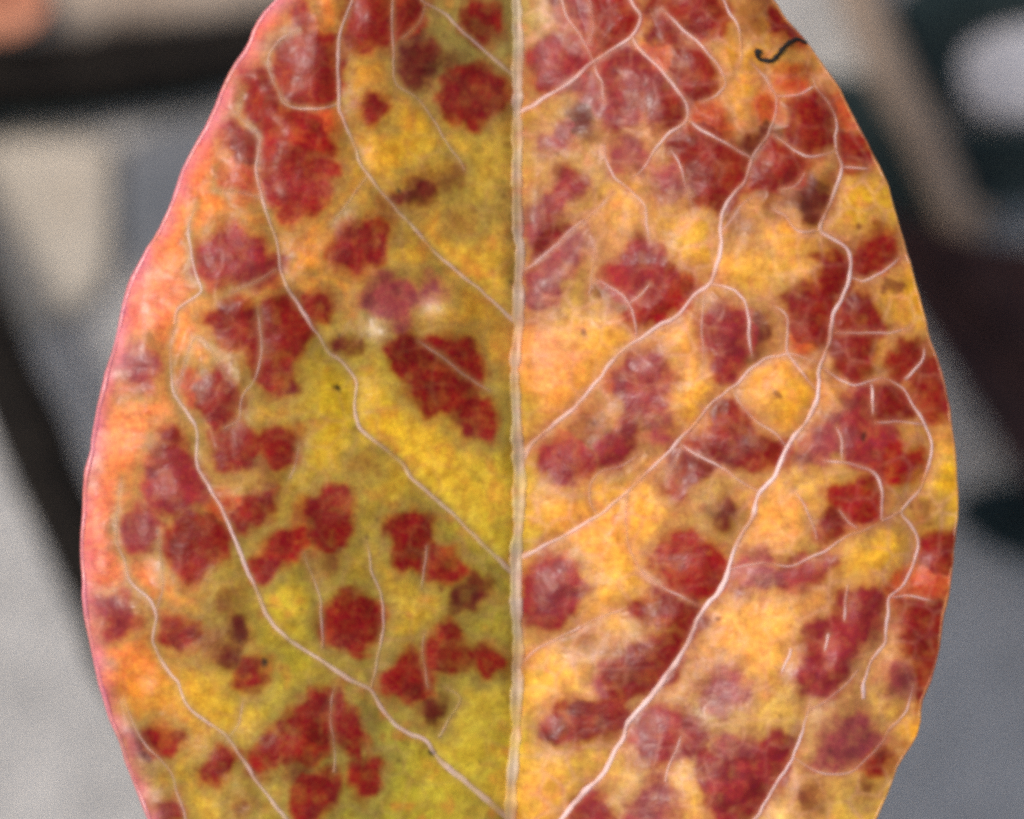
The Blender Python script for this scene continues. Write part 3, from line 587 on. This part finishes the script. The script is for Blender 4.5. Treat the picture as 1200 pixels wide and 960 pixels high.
for cls, poly in spots:
    p = np.array(poly, float)
    i0, i1, j0, j1 = window(p.min(0), p.max(0), 40)
    if i1 <= i0 or j1 <= j0: continue
    sl = (slice(j0, j1), slice(i0, i1))
    sd = poly_sd(p, sx[sl], sy[sl]) + 7.5
    al = sm(-8.0, 8.0, sd) * STR[cls]
    HA[sl] = np.maximum(HA[sl], np.exp(-(np.minimum(sd + 3, 0) / 13.0) ** 2))
    m = sm(-22, 2, sd)[..., None] * (al >= RA[sl])[..., None]
    SC[sl] = SC[sl] * (1 - m) + lin(RED[cls]) * m
    RA[sl] = np.maximum(RA[sl], al)
cid, ncell = cells(17.0, 7.0, 131)
mean = np.bincount(cid.ravel(), RA.ravel(), ncell) / np.maximum(np.bincount(cid.ravel(), minlength=ncell), 1)
tint = 1 + 0.24 * np.random.default_rng(5).uniform(-1, 1, ncell)
RC = soften(sm(0.22, 0.78, mean)[cid], 4)
RA = np.clip(0.45 * RA + 0.60 * RC * np.minimum(1, RA * 2.2 + 0.25), 0, 1)
RA = RA * (1 - 0.16 * np.clip(vnoise(GX, GY, 13, 51, 2) * 1.8, 0, 1))
ha = (HA * 0.58 * (1 - RA))[..., None]
PIG = PIG * soften(0.5 + 0.5 * tint[cid], 3)[..., None]
PIG = PIG * (1 - ha) + (lin((130, 108, 54)) * (1 - rightness) + lin((160, 108, 70)) * rightness) * ha
SC = SC * ((1 + 0.20 * vnoise(GX, GY, 20, 61, 2)) * soften(tint[cid], 3))[..., None]
PIG = PIG * (1 - RA[..., None]) + SC * RA[..., None]
seam = (ARE * (0.28 + 0.06 * rightness[..., 0]) * (1 - 0.68 * RA))[..., None]
PIG = PIG * (1 - seam) + (lin((176, 128, 84)) * (1 - rightness) + lin((222, 160, 136)) * rightness) * seam
# bold veins keep a thin seam of paler tissue on both sides, also through the spots
seam = (np.exp(-(DV / 4.0) ** 2) * 0.38)[..., None]
PIG = PIG * (1 - seam) + (lin((168, 128, 78)) * (1 - rightness) + lin((190, 124, 86)) * rightness) * seam
for x, y, r, k in SPECKS:
    i0, i1, j0, j1 = window((x - r, y - r), (x + r, y + r), 8)
    sl = (slice(j0, j1), slice(i0, i1))
    al = sm(r + 2.5, r - 2.5, np.hypot(sx[sl] - x, sy[sl] - y))[..., None] * (0.9 if k == 0 else 0.75)
    PIG[sl] = PIG[sl] * (1 - al) + (lin((34, 28, 16)) if k == 0 else lin((112, 50, 24))) * al
for k in range(70):
    y = rng.uniform(0, 960); x = rng.uniform(xl(y) + 8, xr(y) - 8); r = rng.uniform(0.8, 2.2)
    i0, i1, j0, j1 = window((x - r, y - r), (x + r, y + r), 8); sl = (slice(j0, j1), slice(i0, i1))
    al = sm(r + 1.8, r - 1.8, np.hypot(GX[sl] - x, GY[sl] - y))[..., None] * rng.uniform(0.3, 0.7)
    PIG[sl] = PIG[sl] * (1 - al) + lin((60, 42, 24)) * al
# the left margin is flushed pink
tL = np.clip((GX - xl(GY)), 0, 400)
fl = (np.exp(-(tL / 15.0) ** 2) * np.clip(0.6 + 0.7 * vnoise(GX, GY, 26, 113, 2), 0, 1))[..., None]
PIG = np.where(GX[..., None] < 400, PIG * (1 - fl) + lin((212, 112, 118)) * fl, PIG)

# relief, in pixels ----------------------------------------------------
WL = np.maximum(xm(GY) - xl(GY), 5); WR = np.maximum(xr(GY) - xm(GY), 5)
t = np.clip((xm(GY) - GX) / WL, 0, 1.15)
HL = 62 * np.sin(np.pi / 2 * np.minimum(t / 0.74, 1)) - 30 * np.clip((t - 0.66) / 0.34, 0, 2) ** 2
s = np.clip((GX - xm(GY)) / WR, 0, 1.15)
HR = 66 * np.sin(np.pi / 2 * np.minimum(s / 0.85, 1)) - 22 * np.clip((s - 0.72) / 0.28, 0, 2) ** 2
H = np.where(GX < xm(GY), HL, HR) * np.minimum(1, np.minimum(WL, WR) / 260)
H = H - 0.00006 * (GY - 520) ** 2                                        # tip and base bow away
quilt = 1 - np.exp(-(DV / 15.0) ** 2); bold = 1 - np.exp(-(DM / 22.0) ** 2)
H += 3.2 * quilt + 4.0 * bold - 0.3 * ARE
H += 9.0 * vnoise(GX, GY, 120, 71, 2) + 3.0 * vnoise(GX, GY, 42, 72, 2) + 0.5 * vnoise(GX, GY, 14, 73, 2)
H += 5.0 * vnoise(GX, GY, 26, 74, 1) * np.exp(-(tL / 70.0) ** 2)          # puckered left edge
for bx, by, br, ba in ((530, 366, 21, 15), (458, 396, 19, 13.5)):           # two small blisters
    H += ba * np.exp(-((GX - bx) ** 2 + (GY - by) ** 2) / (2 * br ** 2))
H -= 7.0 * np.exp(-((GX - xm(GY)) / 13.0) ** 2)                          # groove of the midrib

# smoother, waxier places on the skin of the blade
GLOSS = 0.25 * np.clip(vnoise(GX, GY, 60, 111, 3) * 1.5, 0, 1) + 1.0 * np.exp(-(tL / 30.0) ** 2) * np.clip(0.35 + 1.3 * vnoise(GX, GY, 24, 112, 2), 0, 1)
for x, y, r, a in ((508, 354, 20, 1), (441, 382, 18, 1), (630, 55, 26, .7), (622, 340, 24, .9), (628, 412, 26, .7), (660, 290, 24, .7), (755, 862, 30, .6), (850, 808, 26, .7), (995, 866, 32, .6), (745, 455, 28, .5), (885, 665, 26, .5), (645, 690, 30, .5), (190, 345, 30, .6), (700, 130, 30, .5)):
    GLOSS = GLOSS + (a if x < 520 else 0.5 * a) * np.exp(-((sx - x) ** 2 + (sy - y) ** 2) / (2 * (0.75 * r) ** 2))
GLOSS = np.clip(GLOSS, 0, 1)

def surf(x, y, dz=0.0):
    """leaf pixel -> world points on the blade (dz in pixels above it)"""
    z = (sample(H, x, y) + dz) * S
    k = S * (D - z) / D
    return np.stack([(np.asarray(x) - 600) * k, (480 - np.asarray(y)) * k, z], -1)

# ------------------------------------------------------------------ the leaf
base_pt = surf(np.array([600.0]), np.array([1424.0]))[0]
leaf = empty("leaf", base_pt)
tag(leaf, "yellow and orange leaf blotched with red spots between pale branching veins", "leaf")

def build_blade():
    ys = np.concatenate([np.linspace(-344, -6, 90), np.arange(-4, 966, 1.9), np.linspace(970, 1423, 110)])
    us = np.linspace(0, 1, 520)
    XL = xl(ys)[:, None]; XR = xr(ys)[:, None]
    VX = XL + (XR - XL) * us[None, :]; VY = np.repeat(ys[:, None], len(us), 1)
    top = surf(VX, VY); n, m = VX.shape
    col = sample(PIG, VX, VY)
    # the edge of the blade turns under, then a thin lower skin closes it
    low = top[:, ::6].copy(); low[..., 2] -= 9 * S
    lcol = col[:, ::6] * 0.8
    i = np.arange(n - 1)[:, None]; j = np.arange(m - 1)[None, :]
    f = np.stack([i * m + j, (i + 1) * m + j, (i + 1) * m + j + 1, i * m + j + 1], -1).reshape(-1, 4)
    gloss = sample(GLOSS, VX, VY).reshape(-1, 1)
    mesh_obj("blade", top.reshape(-1, 3), f, M_blade, leaf, True, np.hstack([np.clip(col.reshape(-1, 3), 0.003, 0.95), gloss]), base_pt)
    k = low.shape[1]; j = np.arange(k - 1)[None, :]
    f = np.stack([i * k + j, i * k + j + 1, (i + 1) * k + j + 1, (i + 1) * k + j], -1).reshape(-1, 4)
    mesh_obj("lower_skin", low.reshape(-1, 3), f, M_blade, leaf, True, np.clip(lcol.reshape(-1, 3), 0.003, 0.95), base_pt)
build_blade()

def ribbon(pts, w0, w1, pale, name, parent, lift=0.40, sides=9, col=None, fade=True):
    """a raised half-round vein lying on the blade"""
    c = catmull(pts, 4.0)
    c = c + np.stack([1.8 * vnoise(c[:, 0], c[:, 1], 16, 81, 2), 1.8 * vnoise(c[:, 0], c[:, 1], 16, 82, 2)], -1)
    y = np.clip(c[:, 1], -343, 1422)
    c = np.stack([np.clip(c[:, 0], xl(y) + 2, xr(y) - 2), y], -1)
    n = len(c); q = np.linspace(0, 1, n)
    t = np.gradient(c, axis=0); t /= np.maximum(np.linalg.norm(t, axis=1), 1e-6)[:, None]
    nrm = np.stack([-t[:, 1], t[:, 0]], -1)
    w = (w0 + (w1 - w0) * q) * 0.38 * (1 + 0.5 * vnoise(c[:, 0], c[:, 1], 15, 83, 3)) * (1 + 0.55 * np.exp(-q / 0.03))
    if fade: w = w * (0.3 + 0.7 * sm(0, 0.16, 1 - q))
    a = np.linspace(-1, 1, sides)
    VX = c[:, 0][:, None] + nrm[:, 0][:, None] * w[:, None] * a; VY = c[:, 1][:, None] + nrm[:, 1][:, None] * w[:, None] * a
    prof = np.sqrt(np.maximum(0, 1 - a ** 2))
    dz = w[:, None] * lift * prof - 0.6 * (1 - prof)
    v = surf(VX, VY, dz)
    local = sample(PIG, VX, VY)
    vein = (lin((224, 190, 184)) if col is None else lin(col))
    st = pale * (0.74 + 1.15 * vnoise(c[:, 0], c[:, 1], 34, 84, 3)) * (0.35 + 0.65 * sm(0, 0.12, 1 - q) if fade else 1.0) * (0.3 + 0.7 * sm(0, 0.2, q) if name == 'veinlet' else 1.0)
    st = np.clip(st * (0.64 + 0.36 * sm(-6, 30, c[:, 0] - 606)), 0, 1)[:, None] * (0.15 + 0.85 * prof[None, :])
    colr = local * (1 - st[..., None]) + vein * st[..., None]
    i = np.arange(n - 1)[:, None]; j = np.arange(sides - 1)[None, :]
    f = np.stack([i * sides + j, i * sides + j + 1, (i + 1) * sides + j + 1, (i + 1) * sides + j], -1).reshape(-1, 4)
    # keep faces pointing at the sky
    v3 = v.reshape(-1, 3)
    e = np.cross(v3[f[:, 1]] - v3[f[:, 0]], v3[f[:, 3]] - v3[f[:, 0]])
    if e[:, 2].sum() < 0: f = f[:, ::-1]
    return mesh_obj(name, v3, f, M_vein, parent, True, np.clip(colr.reshape(-1, 3), 0.003, 0.95), base_pt if parent is leaf else base_pt)

ribbon(MID, 16, 22, 0.74, "midrib", leaf, 0.5, 11, (186, 172, 160), False)
for name, pts, w0, w1, pale, subs in VEINS:
    lv = ribbon(pts, w0, w1, pale, name, leaf)
    for sp, a, b, pl in subs:
        ribbon(sp, a, b, pl * 0.92, "veinlet", lv)

def rim(pts, name, col, r, edge_x, gloss):
    c = np.array(pts)[:, :2]; c = c[::2]
    y = np.clip(c[:, 1], -343, 1422)
    c = np.stack([edge_x(y), y], -1)
    p = surf(c[:, 0], y, -2.0)
    v, f = tube(p, np.full(len(p), r * S), 10, 0.10, 5)
    loc = np.repeat(sample(PIG, c[:, 0], y), 10, 0)
    k = (0.42 + 0.5 * vnoise(np.repeat(c[:, 0], 10), np.repeat(y, 10), 30, 91, 2))[:, None]
    colr = loc * (1 - k) + lin(col) * k
    gl = np.clip(gloss * (0.6 + 1.2 * vnoise(np.repeat(c[:, 0], 10), np.repeat(y, 10), 34, 92, 2)), 0, 1)[:, None]
    o = mesh_obj(name, v, f, M_rim, leaf, True, np.hstack([np.clip(colr, 0.003, 0.95), gl]), base_pt)
    return o
o = rim(eL, "margin", (208, 120, 132), 3.4, xl, 0.9); o["label"] = "glossy pink rolled edge of the leaf"
o = rim(eR, "margin", (190, 124, 62), 2.2, xr, 0.2); o["label"] = "thin tan edge of the leaf"

# petiole joins the leaf to the dark stem
stem_px = [(-330, -260, -32.6), (-190, 30, -32.3), (-110, 190, -31.0), (-40, 340, -30.0), (28, 490, -29.4), (88, 628, -28.8), (190, 840, -27), (330, 1110, -21), (470, 1330, -11), (560, 1500, -5.5), (640, 1680, -6.5), (740, 1900, -20), (830, 2060, -35.5)]
stem_path = catmull([P(a, b, c * 1e-3) for a, b, c in stem_px], 0.0012)
pet = catmull([base_pt, P(598, 1450, -0.0018), P(585, 1490, -0.0042), P(566, 1508, -0.0052)], 0.0004)
v, f = tube(pet, np.linspace(7, 13, len(pet)) * S, 10, 0.04, 3)
mesh_obj("petiole", v, f, M_vein, leaf, True, np.tile(lin((176, 120, 90)), (len(v), 1)), base_pt)

# small black curled fibre on the leaf
fp = catmull([(891, 62), (887, 60), (888, 67), (896, 71), (906, 70), (912, 64), (918, 56), (926, 49), (935, 46), (945, 50)], 1.5)
lift = np.interp(np.arange(len(fp)), [0, len(fp)], [2.0, 3.5])
fv, ff = tube(surf(fp[:, 0], fp[:, 1], lift), np.interp(np.linspace(0, 1, len(fp)), [0, .15, .5, 1], [3.6, 2.0, 2.6, 1.8]) * S, 8, 0.22, 9)
o = mesh_obj("fibre", fv, ff, M_black, None, True, None, surf(np.array([896.0]), np.array([71.0]))[0])
tag(o, "tiny black curled fibre lying on the red spotted leaf", "fibre")

# ------------------------------------------------------------------ out of focus surroundings
def twig(name, label, path, radii, mat, node_mat, nodes, seed, group=None):
    path = np.asarray(path); org = path[len(path) // 2]
    e = empty(name, org); tag(e, label, "branch" if "branch" in name else "twig", group)
    v, f = tube(path, radii, 16, 0.05, seed)
    mesh_obj("bark", v, f, mat, e, True, None, org)
    for k, fr in enumerate(nodes):                       # leaf scars and buds along it
        i = int(fr * (len(path) - 1)); d = path[min(i + 2, len(path) - 1)] - path[max(i - 2, 0)]
        d /= np.linalg.norm(d); side = np.cross(d, [0, 0, 1]); side /= np.linalg.norm(side); side *= (-1) ** k
        r = radii[i]; p0 = path[i] + side * r * 0.7
        bp = [p0 + (side * .8 + d * .9) * r * q for q in np.linspace(0, 1.3, 7)]
        br = r * np.array([.5, .55, .55, .48, .36, .2, .05])
        v, f = tube(bp, br, 8, 0.03, seed + k)
        mesh_obj("bud", v, f, node_mat, e, True, None, org)
    return e

def far_leaf_shape(name, label, outline, z, tiltx, tilty, mat, axis, seed, group=None):
    """blurred leaf or dark shade sheet near the ground: outline in pixels, its own midrib and thickness"""
    poly = chaikin(outline, 2); c = poly.mean(0)
    org = P(c[0], c[1], z)
    e = empty(name, org); tag(e, label, "leaf", group)
    rings = 9; k = len(poly); vs = []
    for r in range(rings + 1):
        q = r / rings
        pts = c + (poly - c) * q
        zz = z + (tiltx * (pts[:, 0] - c[0]) + tilty * (pts[:, 1] - c[1])) * S + 0.0006 * q * q + 0.0002 * vnoise(pts[:, 0], pts[:, 1], 50, seed, 2)
        vs.append(np.array([P(x, y, w) for (x, y), w in zip(pts, zz)]))
    top = np.vstack(vs); low = top - np.array([0, 0, 0.00025])
    f = []
    nv = len(top)
    for r in range(rings):
        for j in range(k):
            a, b = r * k + j, r * k + (j + 1) % k
            f.append((a, a + k, b + k, b)); f.append((nv + a, nv + b, nv + b + k, nv + a + k))
    for j in range(k):
        a, b = rings * k + j, rings * k + (j + 1) % k
        f.append((a, nv + a, nv + b, b))
    mesh_obj("blade", np.vstack([top, low]), f, mat, e, True, None, org)
    ax = catmull(axis, 12)
    az = z + (tiltx * (ax[:, 0] - c[0]) + tilty * (ax[:, 1] - c[1])) * S + 0.0004
    p = np.array([P(x, y, w) for (x, y), w in zip(ax, az)])
    v, ff = tube(p, np.linspace(14, 5, len(p)) * S, 8, 0.03, seed)
    mesh_obj("midrib", v, ff, mat, e, True, None, org)
    return e

n = len(stem_path)
twig("dark_branch", "thick dark brown branch running slantwise behind the spotted leaf", stem_path,
     np.interp(np.linspace(0, 1, n), [0, .3, 1], [0.00125, 0.00136, 0.0012]), M_darkbark, M_darkbark, (.1, .52, .7), 4)

pp = catmull([P(-420, 40, -0.0338), P(-200, 22, -0.0330), P(0, 12, -0.0326), P(140, 2, -0.0325), P(270, -14, -0.0325), P(420, -40, -0.0327), P(620, -60, -0.0331), P(800, -120, -0.0338)], 0.0012)
twig("pale_twig", "pale brown horizontal twig with a dark shadow under it", pp, np.interp(np.linspace(0, 1, len(pp)), [0, .4, 1], [0.00150, 0.00128, 0.0009]), M_greybark, M_tanbark, (.2, .75), 12)

far_leaf_shape("red_leaf", "small orange red blurred leaf on the left end of the pale brown twig",
         [(-140, -40), (-70, -60), (0, -50), (40, -30), (62, 0), (48, 28), (10, 46), (-60, 44), (-130, 10)], -0.0308, 0.0, 0.0, M_redleaf, [(-130, -20), (-40, -5), (55, 0)], 11)
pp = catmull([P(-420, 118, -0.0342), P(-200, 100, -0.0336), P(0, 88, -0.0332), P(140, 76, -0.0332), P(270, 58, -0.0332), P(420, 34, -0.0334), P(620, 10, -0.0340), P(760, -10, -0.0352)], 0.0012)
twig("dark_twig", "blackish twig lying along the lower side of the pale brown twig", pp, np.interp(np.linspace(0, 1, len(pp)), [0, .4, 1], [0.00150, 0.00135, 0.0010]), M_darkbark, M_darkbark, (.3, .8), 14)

pp = catmull([P(930, -250, -0.0330), P(975, -110, -0.0325), P(1005, -10, -0.0322), P(1042, 78, -0.0320), P(1078, 150, -0.0320), P(1106, 215, -0.0321), P(1140, 300, -0.0324), P(1200, 430, -0.0328), P(1290, 600, -0.0336)], 0.0012)
twig("tan_twig", "tan twig slanting down to the dark maroon leaf", pp, np.interp(np.linspace(0, 1, len(pp)), [0, .5, 1], [0.00098, 0.00082, 0.0007]), M_tanbark, M_tanbark, (.15, .62), 17)

far_leaf_shape("maroon_leaf", "dark maroon blurred leaf beneath the right edge of the spotted leaf",
         [(1022, 235), (1080, 262), (1150, 285), (1230, 292), (1320, 350), (1360, 470), (1330, 590), (1262, 620), (1195, 560), (1135, 465), (1085, 385), (1040, 310)], -0.0312, 0.10, -0.05, M_maroon,
         [(1030, 250), (1120, 350), (1220, 450), (1300, 560)], 3)
far_leaf_shape("leaf_and_shade", "dark green blurred patch painted as ground shade beside the tan twig",
         [(1085, 165), (1125, 146), (1190, 150), (1270, 154), (1340, 195), (1270, 236), (1200, 238), (1140, 248), (1100, 230)], -0.0330, 0.02, 0.06, M_darkgreen, [(1105, 185), (1190, 190), (1300, 192)], 5)  # dark sheet standing for shade on the ground
far_leaf_shape("leaf_and_shade", "dark green blurred leaf below the dark maroon leaf",
         [(1110, 590), (1150, 566), (1210, 560), (1290, 590), (1330, 640), (1270, 668), (1190, 660), (1135, 630)], -0.0332, 0.05, -0.03, M_darkgreen, [(1118, 596), (1200, 615), (1310, 635)], 7)

far_leaf_shape("leaf_and_shade", "dark green blurred patch painted as ground shade under the tan twig beside the spotted leaf",
         [(925, 108), (965, 84), (1020, 92), (1070, 120), (1105, 180), (1125, 240), (1110, 300), (1060, 320), (1005, 290), (950, 225), (920, 160)], -0.0338, 0.0, 0.0, M_darkgreen, [(945, 115), (1010, 180), (1085, 265)], 9)  # ground shade built as a dark leaf-shaped sheet
far_leaf_shape("leaf_and_shade", "dark green blurred patch above the pale patch",
         [(1050, -10), (1110, -40), (1190, -60), (1290, -50), (1330, -10), (1280, 14), (1200, 22), (1150, 34), (1118, 62), (1110, 110), (1112, 160), (1085, 150), (1060, 90), (1045, 40)], -0.0337, 0.0, 0.0, M_darkgreen, [(1080, 40), (1150, 5), (1280, -25)], 10)  # dark sheet filling the band above the pale patch

def ground_patch(name, label, cat, poly, h, mat, seed):  # low raised patch whose colour stands for lit or shaded ground
    poly = chaikin(poly, 2); c = poly.mean(0); k = len(poly)
    org = P(c[0], c[1], GZ)
    vs = []
    for q, zz in ((1.0, -0.0004), (1.0, 0.25), (0.985, 0.6), (0.95, 0.85), (0.88, 0.97), (0.7, 1.0), (0.4, 1.02), (0.08, 1.0)):
        pts = c + (poly - c) * q
        hz = GZ + (zz * h if zz > 0 else zz) * (1 + 0.15 * vnoise(pts[:, 0], pts[:, 1], 60, seed, 2))
        vs.append(np.array([P(x, y, w) for (x, y), w in zip(pts, hz)]))
    R = len(vs); v = np.vstack(vs); f = []
    for r in range(R - 1):
        for j in range(k):
            f.append((r * k + j, r * k + (j + 1) % k, (r + 1) * k + (j + 1) % k, (r + 1) * k + j))
    f.append(tuple((R - 1) * k + j for j in range(k)))
    f = [q[::-1] for q in f]
    o = mesh_obj(name, v, f, mat, None, True, None, org)
    return tag(o, label, cat)
ground_patch("painted_sun_patch", "flat pale beige patch painted as sunlit ground beside the dark brown branch", "ground_patch",
      [(-260, 166), (-40, 160), (70, 162), (118, 164), (132, 168), (136, 182), (136, 220), (134, 290), (124, 350), (60, 384), (-60, 388), (-250, 360)], 0.0012, M_sun_patch, 5)  # its colour carries the sunlight on the ground here
far_leaf_shape("leaf_and_shade", "dark green blurred patch painted as twig shadow under the blackish twig above the beige patch",
         [(-120, 100), (-20, 88), (80, 84), (180, 74), (270, 66), (300, 92), (260, 118), (160, 132), (60, 146), (-40, 150), (-130, 140)], -0.0343, 0.0, 0.0, M_darkgreen, [(-120, 120), (80, 112), (290, 90)], 15)  # the twig's shadow on the ground, painted as a dark sheet
ground_patch("painted_shade_patch", "flat mid grey patch painted as shaded ground between the beige patch and the spotted leaf", "ground_patch",
      [(142, 178), (180, 150), (260, 140), (340, 160), (380, 240), (350, 330), (260, 372), (180, 350), (142, 300), (138, 230)], 0.0012, M_shade_patch, 6)  # its grey colour is the shade on the ground here
ground_patch("painted_lit_patch", "rounded pale patch painted as lit ground beside the dark green patch and tan twig", "ground_patch",
      [(1112, 62), (1150, 34), (1200, 22), (1290, 30), (1340, 90), (1290, 140), (1195, 146), (1150, 140), (1118, 104)], 0.0016, M_lit_patch, 8)  # a spot of light on the ground, painted as a pale mound
